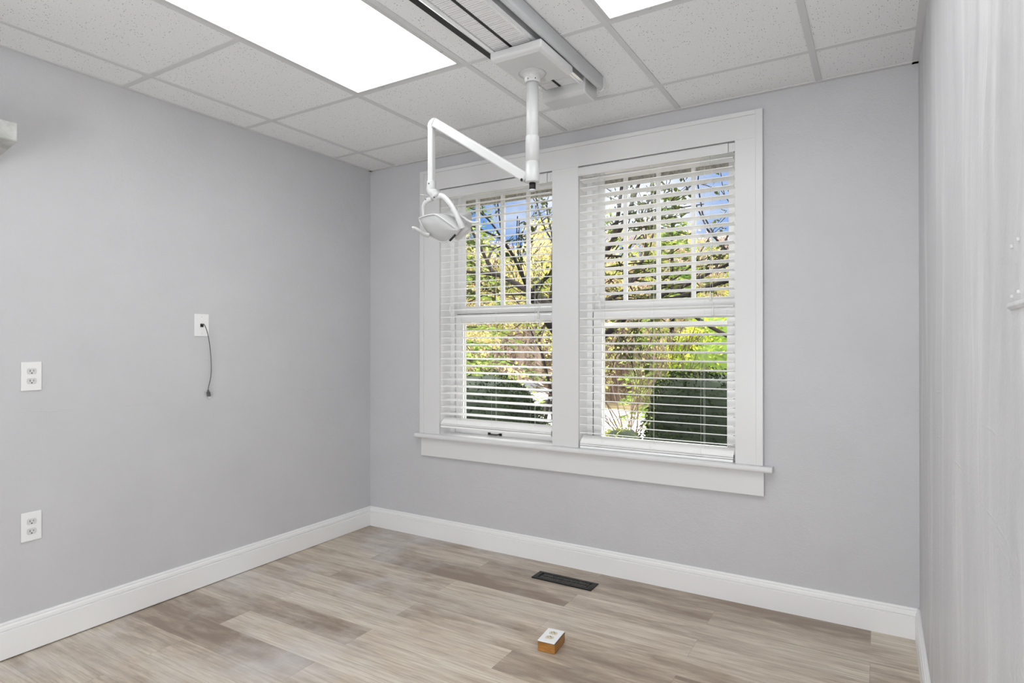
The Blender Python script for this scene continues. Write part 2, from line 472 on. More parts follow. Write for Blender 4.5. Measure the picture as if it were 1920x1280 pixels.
for y in gy:
    for i in range(len(ex)-1):
        if in_troffer((ex[i]+ex[i+1])/2, y+0.001) and in_troffer((ex[i]+ex[i+1])/2, y-0.001): continue
        box(bm, ex[i]+(hw if i else 0), ex[i+1]-(hw if i < len(ex)-2 else 0), y-hw, y+hw, ZC+0.0006, ZC+0.0045)
obj('ceiling_grid', bm, m_grid, ceil)
bm = NB()
wa = 0.022
box(bm, XL, XL+wa, YF, YB, ZC-0.001, ZC+0.0045); box(bm, XR-wa, XR, YF, YB, ZC-0.001, ZC+0.0045)
box(bm, XL, XR, YB-wa, YB, ZC-0.001, ZC+0.0045); box(bm, XL, XR, YF, YF+wa, ZC-0.001, ZC+0.0045)
obj('wall_angle', bm, m_grid, ceil)

# unseen roof slab over the house, added to throw the shade outside
bm = NB(); box(bm, -12, 8, -7, 3.75, 3.15, 3.45); box(bm, -12, 8, -7, -2.2, 2.7, 3.2)
tag(obj('shade_roof', bm, m_ext), kind='structure')

# baseboards
bp = [(0, 0.0), (0.016, 0.0), (0.016, 0.088), (0.0105, 0.0905), (0.0105, 0.0930), (0.015, 0.096), (0.0135, 0.108), (0.0105, 0.112), (0.0085, 0.113), (0.0085, 0.1155), (0.0098, 0.1175), (0.0085, 0.122), (0.005, 0.1245), (0, 0.1245)]
def baseboard(name, P0, P1, nrm, z0a, z0b, drop):
    bm = NB(); A = []; B = []
    for d, z in bp:
        for L, P, zz in ((A, P0, z0a), (B, P1, z0b)):
            zq = z if z > 0.001 else zz
            L.append(bm.verts.new((P[0]+nrm[0]*d, P[1]+nrm[1]*d, zq)))
    n = len(bp)
    for i in range(n): bm.faces.new((A[i], A[(i+1) % n], B[(i+1) % n], B[i]))
    bm.faces.new(A); bm.faces.new(B[::-1])
    return tag(obj(name, bm, m_base), kind='structure')
baseboard('baseboard_left', (XL, YF), (XL, YB), (1, 0), fz(YF)+0.012, fz(YB)+0.0015, 0)
baseboard('baseboard_back', (XL, YB), (XR, YB), (0, -1), fz(YB)-0.001, fz(YB)-0.001, 0)
baseboard('baseboard_right', (XR, YF), (XR, YB), (-1, 0), fz(YF), fz(YB), 0)

# ------------------------------------------------------------------ window casing, stool, apron
bm = NB()
cx0, cx1, ct, ob = -2.460, -0.455, Z(1.072), 0.031
for x0, x1, z0, z1 in ((cx0+ob, cx1-ob, ZH, ct-0.021), (cx0+ob, OL[0], ZS, ZH), (OR[1], cx1-ob, ZS, ZH), (OL[1], OR[0], ZS, ZH)):
    box(bm, x0, x1, WT, YB, z0, z1)
casing = tag(obj('trim_1', bm, m_trim, bevel=0.0012), kind='structure')
bm = NB()
box(bm, cx0, cx0+ob, WT-0.006, YB, ZS, ct); box(bm, cx1-ob, cx1, WT-0.006, YB, ZS, ct); box(bm, cx0+ob, cx1-ob, WT-0.006, YB, ct-0.021, ct)
obj('back_band', bm, m_trim, casing, bevel=0.002)
bm = NB()
prof = [(2.930, ZS-0.022), (2.934, ZS-0.026), (YB, ZS-0.026), (YB, ZS), (2.936, ZS), (2.931, ZS-0.004), (2.9285, ZS-0.010), (2.9285, ZS-0.017)]
prism(bm, prof, 'x', -2.484, -0.414)
tag(obj('trim_2', bm, m_trim), kind='structure')
bm = NB(); box(bm, -2.452, -0.452, WT, YB, Z(-0.695), ZS-0.026)
tag(obj('trim_3', bm, m_trim, bevel=0.002), kind='structure')

# ------------------------------------------------------------------ the two double hung windows
def ring(bm, x0, x1, z0, z1, y0, y1, wl, wr, wb, wt_):
    box(bm, x0, x0+wl, y0, y1, z0, z1); box(bm, x1-wr, x1, y0, y1, z0, z1)
    box(bm, x0+wl, x1-wr, y0, y1, z0, z0+wb); box(bm, x0+wl, x1-wr, y0, y1, z1-wt_, z1)
def make_window(n, o, muntins, gl0, gl1, storm_rail, ug0, ug1):
    w = tag(empty('window_%d' % n, ((o[0]+o[1])/2, YB, 0)), kind='structure')
    def part(name, bm, m, parent=None, **k):
        ob = obj(name, bm, m, **k)
        ob.parent = parent or w
        if parent is None: ob.matrix_parent_inverse = Matrix.Translation((-(o[0]+o[1])/2, -YB, 0))
        return ob
    bm = NB()
    # jamb boards lining the opening
    ring(bm, o[0]-0.02, o[1]+0.02, ZS-0.03, ZH+0.02, YB+0.0, YB+0.26, 0.02, 0.02, 0.03, 0.02)
    # inner stop bead and vinyl track liners
    ring(bm, o[0], o[1], ZS, ZH, 3.072, 3.084, 0.030, 0.024, 0.0005, 0.014)
    ring(bm, o[0], o[1], ZS, ZH, 3.121, 3.126, 0.081, 0.061, 0.0005, 0.018)
    ring(bm, o[0], o[1], ZS, ZH, 3.084, 3.200, 0.026, 0.018, 0.0005, 0.012)
    part('window_frame', bm, m_vinyl, bevel=0.001)
    # upper sash (outer)
    bm = NB()
    zt0, zt1 = Z(0.180), Z(0.935)
    yu0, yu1 = 3.127, 3.160
    ring(bm, ug0-0.045 if ug0-0.045 > o[0] else o[0]+0.001, min(ug1+0.045, o[1]-0.001), zt0, zt1, yu0, yu1, 0.002+max(0.0, ug0-max(ug0-0.045, o[0]+0.001)), min(ug1+0.045, o[1]-0.001)-ug1, Z(0.234)-zt0, zt1-Z(0.905))
    for mx_ in muntins: box(bm, mx_-0.0095, mx_+0.0095, yu0+0.004, yu1-0.004, Z(0.234), Z(0.905))
    us = part('upper_sash', bm, m_vinyl, bevel=0.0015)
    bm = NB(); box(bm, ug0, ug1, 3.1435, 3.1465, Z(0.232), Z(0.907)); part('pane', bm, m_glass, us)
    # lower sash (inner)
    bm = NB()
    yl0, yl1 = 3.086, 3.120
    ring(bm, gl0-0.044, gl1+0.040, ZS+0.001, Z(0.180), yl0, yl1, 0.044, 0.040, Z(-0.508)-ZS, 0.049)
    box(bm, gl0-0.02, gl1+0.02, yl0-0.004, yl0+0.002, Z(0.166), Z(0.174))
    ls = part('lower_sash', bm, m_vinyl, bevel=0.002)
    bm = NB(); box(bm, gl0, gl1, 3.1015, 3.1045, Z(-0.51), Z(0.133)); part('pane', bm, m_glass, ls)
    bm = NB(); box(bm, gl0-0.0445, gl1+0.0405, 3.105, 3.1215, Z(0.1805), Z(0.1845)); part('groove_shade', bm, m_dark, ls)  # dark strip standing in for the shaded groove between the sashes
    # storm window outside
    bm = NB()
    ring(bm, o[0]-0.02, o[1]+0.02, ZS-0.02, ZH+0.02, 3.203, 3.225, 0.035, 0.030, 0.03, 0.085)
    sf = part('storm_frame', bm, m_storm)
    if storm_rail:
        bm = NB(); box(bm, o[0], o[1], 3.196, 3.2025, Z(0.094), Z(0.117)); part('storm_rail', bm, m_vinyl, sf)
    return w, ls
w1, ls1 = make_window(1, OL, (-2.150, -1.966, -1.787), -2.236, -1.588, False, -2.305, -1.598)
w2, ls2 = make_window(2, OR, (-1.180, -0.998, -0.815), -1.300, -0.640, True, -1.362, -0.638)
# sash lift on the left window's bottom rail
lz = Z(-0.545)
bm = NB()
lx = -1.985
for s in (-1, 1): box(bm, lx+s*0.040-0.008, lx+s*0.040+0.008, 3.080, 3.087, lz-0.007, lz+0.007)
tube(bm, [(lx-0.036, 3.079, lz+0.002), (lx-0.02, 3.070, lz-0.002), (lx+0.02, 3.070, lz-0.002), (lx+0.036, 3.079, lz+0.002)], 0.0032, 8)
o_l = obj('sash_lift', bm, m_black); o_l.parent = ls1
# parents chained: keep world placement
def fixup():
    for o in bpy.data.objects:
        if o.parent and o.parent.parent and o.parent.parent.name.startswith('window_'): o.matrix_parent_inverse = Matrix.Identity(4)

# ------------------------------------------------------------------ blinds
def make_blind(label, o, ph, pitch, tilt, ztop, zbot, ladders, yc, vx, stack, lift, tiltx, bracket):
    b = tag(empty('window_blind', ((o[0]+o[1])/2, yc, zbot)), label, 'blind')
    inv = Matrix.Translation((-(o[0]+o[1])/2, -yc, -zbot))
    def part(name, bm, m, par=None, **k):
        ob = obj(name, bm, m, **k); ob.parent = par or b
        if par is None: ob.matrix_parent_inverse = inv
        return ob
    x0, x1 = vx
    # headrail + valance
    bm = NB()
    box(bm, x0+0.006, x1-0.004, yc-0.022, yc+0.028, ztop+0.004, Z(0.936))
    hr = part('headrail', bm, m_slat, bevel=0.002)
    bm = NB()
    prof = [(yc-0.0335, ztop-0.001), (yc-0.026, ztop-0.001), (yc-0.026, Z(0.937)), (yc-0.034, Z(0.937)), (yc-0.0365, Z(0.930)), (yc-0.0365, ztop+0.006)]
    prism(bm, prof, 'x', x0, x1-bracket)
    part('valance', bm, m_trim, hr)
    if bracket:
        bm = NB()
        box(bm, x1-bracket+0.002, x1+0.004, yc-0.033, yc-0.0300, ztop+0.002, Z(0.936))
        box(bm, x1-bracket+0.009, x1-0.004, yc-0.036, yc-0.033, ztop+0.010, Z(0.928))
        part('bracket', bm, m_trim, hr, bevel=0.001)
    # slats
    bm = NB(); n = 6; wd = 0.0255
    z = ph; zl = []
    while z < ztop-0.012: zl.append(z); z += pitch
    z = ph-pitch
    while z > zbot+stack+0.052: zl.append(z); z -= pitch
    zlow = z
    sx0, sx1 = o[0]+0.006, o[1]-0.010
    def slat(zc, tl):
        pt = []; pb = []
        for k in range(n+1):
            u = -wd+2*wd*k/n
            crown = 0.0012*(1-(u/wd)**2)
            yy = u*math.cos(tl)-crown*math.sin(tl); zz = u*math.sin(tl)+crown*math.cos(tl)
            pt.append((yc+yy, zc+zz+0.0016)); pb.append((yc+yy, zc+zz-0.0016))
        prism(bm, pt+pb[::-1], 'x', sx0, sx1)
    for zc in zl: slat(zc, tilt)
    for k in range(4): slat(zbot+0.017+k*stack/5.0, R(1.5 if k % 2 else -1))
    part('slats', bm, m_slat)
    # closing slat, tipped, and bottom rail
    bm = NB()
    slat(zbot+0.017+stack+0.006, R(34))
    part('tipped_slat', bm, m_slat)
    bm = NB(); box(bm, sx0, sx1, yc-0.027, yc+0.027, zbot, zbot+0.013)
    part('bottom_rail', bm, m_slat, bevel=0.003, bseg=3)
    for lx_ in ladders:
        bm = NB()
        for s in (-1, 1): tube(bm, [(lx_, yc+s*0.0268, ztop+0.002), (lx_, yc+s*0.0268, zbot+0.004)], 0.0004, 4)
        tube(bm, [(lx_+0.012, yc, ztop+0.002), (lx_+0.012, yc, zbot+0.010)], 0.0007, 5)
        for zc in zl: tube(bm, [(lx_, yc-0.0268, zc-0.002-0.026*math.sin(tilt)), (lx_, yc+0.0268, zc-0.002+0.026*math.sin(tilt))], 0.0004, 4)
        part('ladder_cord', bm, m_cord)
    def cords(nm, xx, zends):
        bm = NB()
        for i, ze in enumerate(zends):
            tube(bm, [(xx+i*0.008, yc-0.034, ztop+0.002), (xx+i*0.008, yc-0.0345, (ztop+ze)/2), (xx+i*0.008+0.003*i, yc-0.034, ze)], 0.0007, 5)
        cc = part(nm, bm, m_cord)
        for i, ze in enumerate(zends):
            bm = NB(); lathe(bm, [(0.002, ze+0.012), (0.0035, ze+0.006), (0.0065, ze-0.018), (0.0075, ze-0.032), (0.005, ze-0.034)], xx+i*0.011, yc-0.034, 12)
            part('tassel', bm, m_cord, cc)
    cords('lift_cord', lift[0], lift[1])
    cords('tilt_cord', tiltx[0], tiltx[1])
    return b
make_blind('white slatted blind in the left window, raised just off the sill', OL, Z(-0.174), 0.0420, R(6.5), Z(0.885), Z(-0.512), (-2.18, -1.93, -1.67), 2.990, (OL[0]+0.003, OL[1]-0.004), 0.020, (-1.618, (Z(0.17), Z(0.13))), (-2.225, (Z(0.22),)), 0.026)
make_blind('white slatted blind in the right window, lowered onto the sill', OR, Z(-0.2165), 0.0434, R(-8.0), Z(0.893), ZS+0.0005, (-1.248, -0.985, -0.735), 2.990, (OR[0]-0.006+0.008, OR[1]-0.004), 0.024, (-0.688, (Z(0.235), Z(0.165))), (-1.262, (Z(0.27), Z(0.215))), 0.026)

# ------------------------------------------------------------------ troffers
def troffer(t, label, latches):
    x0, x1, y0, y1 = t; x0 += 0.010; x1 -= 0.010; y0 += 0.010; y1 -= 0.010
    cx, cy = (x0+x1)/2, (y0+y1)/2
    r = tag(empty('ceiling_light', (cx, cy, ZC)), label, 'ceiling light', 'recessed fluorescent ceiling lights')
    inv = Matrix.Translation((-cx, -cy, -ZC))
    def part(n_, bm, m, **k):
        o = obj(n_, bm, m, **k); o.parent = r; o.matrix_parent_inverse = inv; return o
    bm = NB()
    box(bm, x0, x1, y0, y1, ZC+0.10, ZC+0.105)
    for a in ((x0, x0+0.004, y0, y1), (x1-0.004, x1, y0, y1), (x0, x1, y0, y0+0.004), (x0, x1, y1-0.004, y1)): box(bm, *a, ZC+0.004, ZC+0.10)
    part('housing', bm, m_lampwhite)
    bm = NB(); f = 0.018
    for a in ((x0, x0+f, y0, y1), (x1-f, x1, y0, y1), (x0+f, x1-f, y0, y0+f), (x0+f, x1-f, y1-f, y1)): box(bm, *a, ZC-0.001, ZC+0.005)
    part('door_frame', bm, m_lampwhite, bevel=0.0008)
    bm = NB(); box(bm, x0+f, x1-f, y0+f, y1-f, ZC+0.002, ZC+0.004)
    part('lens', bm, m_lens)
    for lx_, ly_ in latches:
        bm = NB(); box(bm, lx_-0.006, lx_+0.006, ly_-0.003, ly_+0.003, ZC-0.003, ZC-0.001); part('latch', bm, m_screw)
troffer(T1, 'large glowing rectangular ceiling light left of the ceiling rail', [(T1[0]+0.17, T1[3]-0.019), (T1[1]-0.19, T1[3]-0.019), (T1[1]-0.019, T1[3]-0.14)])
troffer(T2, 'glowing ceiling light right of the ceiling rail, mostly cut off by the frame', [(T2[0]+0.17, T2[3]-0.019)])

# ------------------------------------------------------------------ ceiling rail with the dental light
zr = Z(1.092)
rail = tag(empty('ceiling_rail', (-1.16, 1.0, ZC)), 'ribbed aluminium equipment rail with a black slot, fixed along the ceiling', 'rail')
rinv = Matrix.Translation((1.16, -1.0, -ZC))
def rpart(n_, bm, m, par=None, **k):
    o = obj(n_, bm, m, **k)
    o.parent = par or rail
    if par is None: o.matrix_parent_inverse = rinv
    return o
ry0, ry1 = -1.2, 2.365
bm = NB()
for a, b_ in ((-1.229, -1.168), (-1.154, -1.080)):
    pf = [(ry1, zr+0.008), (ry0, zr+0.008), (ry0, zr)]
    yy = 0.2
    while yy < ry1-0.008: pf += [(yy, zr), (yy+0.0012, zr+0.0012), (yy+0.0048, zr+0.0012), (yy+0.006, zr)]; yy += 0.009
    pf.append((ry1, zr))
    prism(bm, pf, 'x', a, b_)
rpart('ribbed_cover', bm, m_alu)
bm = NB(); box(bm, -1.1675, -1.1545, ry0, ry1, zr+0.0018, zr+0.004); rpart('slot', bm, m_dark)
bm = NB()
prism(bm, [(-1.252, zr-0.002), (-1.243, zr-0.006), (-1.231, zr-0.004), (-1.230, zr+0.006), (-1.252, ZC-0.002)], 'y', ry0, ry1)
prism(bm, [(-1.079, zr-0.002), (-1.074, zr-0.007), (-1.068, zr-0.003), (-1.066, zr-0.004), (-1.060, zr-0.008), (-1.053, zr-0.002), (-1.053, ZC-0.004), (-1.079, ZC-0.004)], 'y', ry0, ry1)
rpart('side_rail', bm, m_alus)
bm = NB(); box(bm, -1.338, -1.036, ry0, ry1+0.0, ZC-0.0030, ZC-0.0015); rpart('gap_shade', bm, m_dark)  # dark strip on the ceiling, painted shade for the gap beside the rail
# end cap
bm = NB()
ec0, ec1, ey0, ey1, ez = -1.249, -1.046, 2.312, 2.442, Z(1.040)
prism(bm, [(ey0, ez+0.012), (ey0+0.014, ez), (ey1-0.02, ez), (ey1, ez+0.02), (ey1, ZC-0.0005), (ey0+0.012, ZC-0.0005)], 'x', ec0, ec1)
cap = rpart('end_cap', bm, m_lampwhite, bevel=0.005, bseg=3)
for yy, zz in ((2.335, ZC-0.03), (2.425, ZC-0.03)):
    bm = NB(); box(bm, ec1-0.0002, ec1+0.0012, yy-0.0025, yy+0.0025, zz-0.0025, zz+0.0025)
    rpart('screw', bm, m_black, cap)

# curtain track beside the rail
bm = NB()
tx0, tx1 = -1.034, -1.013
arc = [(tx0, ZC-0.0005), (tx0, Z(1.096)), (tx0+0.003, Z(1.089)), (tx0+0.009, Z(1.086)), (tx1-0.007, Z(1.088)), (tx1-0.002, Z(1.094)), (tx1, Z(1.104)), (tx1, ZC-0.0005)]
prism(bm, arc, 'y', -1.2, 2.432)
ct_ = tag(obj('ceiling_channel', bm, m_track, bevel=0.0015), 'smooth grey vinyl channel on the ceiling right beside the ribbed rail', 'channel')
bm = NB()
prism(bm, [(x*1.0, z-0.001) for x, z in arc], 'y', 2.4322, 2.438)
obj('channel_end', bm, m_vinyl, ct_)

# trolley plate + pole + arm + head  = dental light
dlx, dly = -1.147, 2.049
dt = tag(empty('dental_light', (dlx, dly, ZC)), 'white dental examination lamp on a jointed arm hanging from the ceiling rail', 'dental lamp')
dinv = Matrix.Translation((-dlx, -dly, -ZC))
def dpart(n_, bm, m, par=None, **k):
    o = obj(n_, bm, m, **k); o.parent = par or dt
    if par is None: o.matrix_parent_inverse = dinv
    return o
bm = NB()
pz0, pz1 = Z(1.041), Z(1.080)
px0, px1, py0, py1 = -1.238, -1.022, 1.888, 2.150
top = [bm.verts.new(v) for v in ((px0, py0, pz1), (px1, py0, pz1), (px1, py1, pz1), (px0, py1, pz1))]
mid = [bm.verts.new(v) for v in ((px0, py0, pz0+0.010), (px1, py0, pz0+0.010), (px1, py1, pz0+0.010), (px0, py1, pz0+0.010))]
bot = [bm.verts.new(v) for v in ((px0+0.014, py0+0.014, pz0), (px1-0.014, py0+0.014, pz0), (px1-0.014, py1-0.014, pz0), (px0+0.014, py1-0.014, pz0))]
for a, b_ in ((top, mid), (mid, bot)):
    for i in range(4): bm.faces.new((a[i], a[(i+1) % 4], b_[(i+1) % 4], b_[i]))
bm.faces.new(top); bm.faces.new(bot[::-1])
tro = dpart('trolley_plate', bm, m_lampwhite, bevel=0.006, bseg=3)
bm = NB()
lathe(bm, [(0.056, pz0+0.0005), (0.046, pz0-0.002), (0.038, pz0-0.007), (0.033, pz0-0.014), (0.0312, pz0-0.022), (0.0305, pz0-0.034), (0.0285, pz0-0.037)], dlx, dly, 40)
col_ = dpart('collar', bm, m_lampwhite, tro)
for a in (-105, -50, -160):
    bm = NB(); an = R(a+10)
    c_ = Vector((dlx+0.0308*math.cos(an), dly+0.0308*math.sin(an), pz0-0.028))
    tube(bm, [c_, c_+Vector((math.cos(an), math.sin(an), 0))*0.0006], 0.0022, 8)
    dpart('set_screw', bm, m_black, tro)
bm = NB()
lathe(bm, [(0.0235, pz0-0.03), (0.0235, Z(0.786)), (0.0225, Z(0.785))], dlx, dly, 40)
dpart('pole', bm, m_lampwhite)
bm = NB()
lathe(bm, [(0.0215, Z(0.802)), (0.0262, Z(0.799)), (0.0267, Z(0.796)), (0.0267, Z(0.702)), (0.0255, Z(0.7015)), (0.0255, Z(0.7000)), (0.0272, Z(0.6995)), (0.0272, Z(0.626)), (0.0262, Z(0.622)), (0.012, Z(0.620))], dlx, dly, 40)
sw = dpart('swivel', bm, m_lampwhite)
bm = NB()
lathe(bm, [(0.0125, Z(0.622)), (0.0125, Z(0.597)), (0.0120, Z(0.595))], dlx, dly, 24)
dpart('adjusting_knob', bm, m_black, sw)
bm = NB()
lathe(bm, [(0.0115, Z(0.596)), (0.0115, Z(0.589)), (0.004, Z(0.586))], dlx, dly, 24); dpart('knob_cap', bm, m_lampwhite, sw)

# arm: from the swivel up to the elbow, away to the left
Fv = Vector((-math.sin(TH), math.cos(TH), 0)); Rv = Vector((math.cos(TH), math.sin(TH), 0)); UZ = Vector((0, 0, 1))
elbow = P3(809, 226, 2.70)
base = Vector((dlx, dly, Z(0.645)))
hd = Vector((elbow.x-base.x, elbow.y-base.y, 0)).normalized()      # horizontal heading
nn = UZ.cross(hd).normalized()
if nn.dot(Fv) > 0: nn = -nn
ws, hs = 0.0135, 0.020                     # half width (sideways), half height
def sect_sweep(bm, pts, dirs, hw_, hh):
    """rectangular section with chamfered corners swept through pts; dirs = in-plane up vector at each point"""
    ch = 0.005; rings = []
    for p_, u_, hh_ in zip(pts, dirs, hh):
        r_ = []
        for a, b_ in ((-1, -1), (1, -1), (1, 1), (-1, 1)):
            c1 = (a*hw_, b_*(hh_-ch)); c2 = (a*(hw_-ch), b_*hh_)
            seq = (c2, c1) if a*b_ < 0 else (c1, c2)
            if (a, b_) == (-1, -1): seq = (c1, c2)
            elif (a, b_) == (1, -1): seq = (c2, c1)
            elif (a, b_) == (1, 1): seq = (c1, c2)
            else: seq = (c2, c1)
            for s_, t_ in seq: r_.append(bm.verts.new(p_+nn*s_+u_*t_))
        rings.append(r_)
    for i in range(len(rings)-1):
        m_ = len(rings[i])
        for k in range(m_): bm.faces.new((rings[i][k], rings[i][(k+1) % m_], rings[i+1][(k+1) % m_], rings[i+1][k]))
    bm.faces.new(rings[0]); bm.faces.new(rings[-1][::-1])
j0 = base + hd*0.030
e0 = elbow - UZ*0.0
ad = (e0-j0).normalized()
au = ad.cross(nn).normalized()
if au.z < 0: au = -au
bm = NB()
# arm up to the elbow, rounded over, and the drop tube as one bent tube
p_end = P3(812, 345, 2.70); p_end = Vector((elbow.x, elbow.y, p_end.z))
pts = [j0, j0+(e0-j0)*0.5, e0-ad*0.028]
dirs = [au, au, au]; hh = [hs, hs, hs]
sect_sweep(bm, pts, dirs, ws, hh)
arm = dpart('arm', bm, m_lampwhite, bevel=0.0015)
bm = NB()
pts = []; dirs = []; hh = []
up2 = hd
cen = e0-ad*0.0275
for k in range(9):
    t_ = k/8.0
    # bend from arm direction to straight down
    a_ = au.lerp(up2, t_).normalized()
    off_ = 0.5*hs
    pp = (cen.lerp(Vector((elbow.x, elbow.y, elbow.z-0.030)), t_)) + (au+up2).normalized()*0.004*math.sin(PI*t_)
    pts.append(pp); dirs.append(a_); hh.append(hs*(1-t_)+0.0155*t_+0.003*math.sin(PI*t_))
sect_sweep(bm, pts, dirs, ws+0.0012, hh)
dpart('elbow', bm, m_lampwhite, bevel=0.0015)
bm = NB()
sect_sweep(bm, [Vector((elbow.x, elbow.y, elbow.z-0.028)), p_end], [hd, hd], ws, [0.0150, 0.0150])
dpart('drop_tube', bm, m_lampwhite, bevel=0.0015)
bm = NB()   # pivot block at the swivel
q0 = base+hd*0.024
sect_sweep(bm, [q0, q0+ad*0.028], [au, au], ws-0.002, [hs-0.003, hs-0.003])
tube(bm, [j0+au*-0.014-nn*0.0145+ad*0.006, j0+au*-0.014+nn*0.0145+ad*0.006], 0.006, 12, 1)
dpart('arm_pivot', bm, [m_lampwhite, m_black], arm)

# head -------------------------------------------------------------------
D0 = 2.70
head = empty('lamp_head', (0, 0, 0)); head.parent = dt; head.matrix_parent_inverse = dinv
# knuckle under the drop tube
bm = NB()
tube(bm, smooth_pts([p_end+UZ*0.012, p_end-UZ*0.010, p_end-UZ*0.030, P3(815, 365, D0), P3(819, 371, D0)], 4), [0.0205]*5+[0.021]*4+[0.023]*4+[0.024, 0.023, 0.020, 0.014], 16)
kn_ = dpart('knuckle', bm, m_lampwhite)
for px, py in ((804, 344), (798, 374), (814, 370)):
    bm = NB(); c_ = P3(px, py, D0-0.026); tube(bm, [c_, c_-Fv*0.004], 0.0026, 8)
    dpart('screw', bm, m_black, kn_)
bm = NB(); tube(bm, [P3(803, 366, D0-0.03), P3(788, 365, D0-0.05)], 0.0022, 8); dpart('locking_pin', bm, m_lampwhite, kn_)
bm = NB()
# yoke: two curved flat arms
R_ = smooth_pts([P3(812, 371, D0), P3(828, 367, D0-0.01), P3(842, 379, D0-0.03), P3(854, 398, D0-0.05), P3(863, 418, D0-0.06), P3(867, 427, D0-0.055)], 6)
n_ = len(R_)
tube(bm, R_, [0.0135-0.0015*math.sin(PI*i/(n_-1)) + (0.004*max(0, i-(n_-8))/8) for i in range(n_)], 14, sx=0.75)
L_ = smooth_pts([P3(810, 372, D0), P3(800, 377, D0+0.02), P3(794, 387, D0+0.04), P3(794, 402, D0+0.05), P3(796, 416, D0+0.05)], 6)
n_ = len(L_)
tube(bm, L_, [0.013-0.004*i/(n_-1) for i in range(n_)], 14, sx=0.7)
dpart('yoke', bm, m_lampwhite)
# lens outline on its tilted plane
nrm = (-0.42*Rv - 0.34*UZ - 0.84*Fv).normalized()
pc = P3(822, 428, D0-0.035)
def onplane(px, py, lift_=0.0):
    a = P3(px, py, 1.0)-Vector((0, 0, H))
    t_ = (pc-Vector((0, 0, H))+nrm*lift_).dot(nrm)/a.dot(nrm)
    return Vector((0, 0, H))+a*t_
outl = [(785, 409), (793, 405.5), (803, 403), (812, 401.8), (816, 402), (821, 404.5), (833, 412.5), (845, 421), (855, 429), (857, 432), (853, 438), (847, 445), (843, 450), (836, 453.5), (828, 454), (822, 452.5), (812, 447), (804, 442), (797, 433), (790, 423), (786, 414)]
rim = [onplane(*p_) for p_ in outl]
cc = sum(rim, Vector())/len(rim)
bm = NB()
def loop(sc, back, wx=0.0, wz=0.0): return [bm.verts.new(cc+(v-cc)*sc - nrm*back + Rv*wx + UZ*wz) for v in rim]
L0 = loop(0.955, 0.004); L1 = loop(0.995, -0.002); L2 = loop(1.035, 0.002); L3 = loop(1.04, 0.014); L4 = loop(0.97, 0.035, 0.004); L5 = loop(0.80, 0.066, 0.012, 0.004); L6 = loop(0.5, 0.085, 0.018, 0.004)
m_ = len(rim)
for a, b_ in ((L0, L1), (L1, L2), (L2, L3), (L3, L4), (L4, L5), (L5, L6)):
    for k in range(m_):
        f = bm.faces.new((a[k], a[(k+1) % m_], b_[(k+1) % m_], b_[k])); f.smooth = True
bm.faces.new(L6); bm.faces.new(L0)
dpart('reflector_housing', bm, m_lampwhite, head)
bm = NB()
Ls = [[bm.verts.new(cc+(v-cc)*s_ + nrm*b_) for v in rim] for s_, b_ in ((0.955, -0.003), (0.72, 0.005), (0.4, 0.009), (0.12, 0.010))]
for a, b_ in zip(Ls, Ls[1:]):
    for k in range(m_):
        f = bm.faces.new((a[k], a[(k+1) % m_], b_[(k+1) % m_], b_[k])); f.smooth = True
bm.faces.new(Ls[-1])
dpart('lamp_lens', bm, m_lens_lamp, head)
# rear box on the far side
bm = NB()
ctr = P3(855, 411, D0+0.062)
Mx = Matrix.Translation(ctr) @ Matrix((Rv, -nrm, Rv.cross(-nrm))).transposed().to_4x4()
box(bm, -0.068, 0.060, -0.030, 0.035, -0.050, 0.034, M=Mx)
dpart('rear_cover', bm, m_lampwhite, head, bevel=0.014, bseg=4)
bm = NB()
ctr2 = P3(866, 433, D0+0.02)
Mx2 = Matrix.Translation(ctr2) @ (Rv*0.80-UZ*-0.60).to_track_quat('X', 'Z').to_matrix().to_4x4()
box(bm, -0.044, 0.040, -0.030, 0.045, -0.020, 0.020, M=Mx2)
dpart('vent_cover', bm, m_lampwhite, head, bevel=0.012, bseg=4)
bm = NB()
a_, b_ = onplane(843.5, 451, 0.0035), onplane(853.5, 440, 0.0035)
tube(bm, [a_, b_], 0.0048, 6); dpart('switch_strip', bm, m_dark, head)
# handles
bm = NB()
HL = smooth_pts([P3(803, 441, D0-0.03), P3(795, 439, D0-0.045), P3(789, 434.5, D0-0.06), P3(782, 430, D0-0.07), P3(776, 427, D0-0.075), P3(772.5, 428, D0-0.078)], 5)
tube(bm, HL, [0.011-0.0045*min(1, i/10) for i in range(len(HL))], 12)
dpart('handle', bm, m_lampwhite, head)
bm = NB()
HR = smooth_pts([P3(863, 406, D0-0.02), P3(870, 409, D0-0.03), P3(878, 414, D0-0.035), P3(887, 417, D0-0.04), P3(899, 416, D0-0.045)], 5)
tube(bm, HR, [0.0075-0.002*min(1, i/10) for i in range(len(HR))], 12)
dpart('handle', bm, m_lampwhite, head)

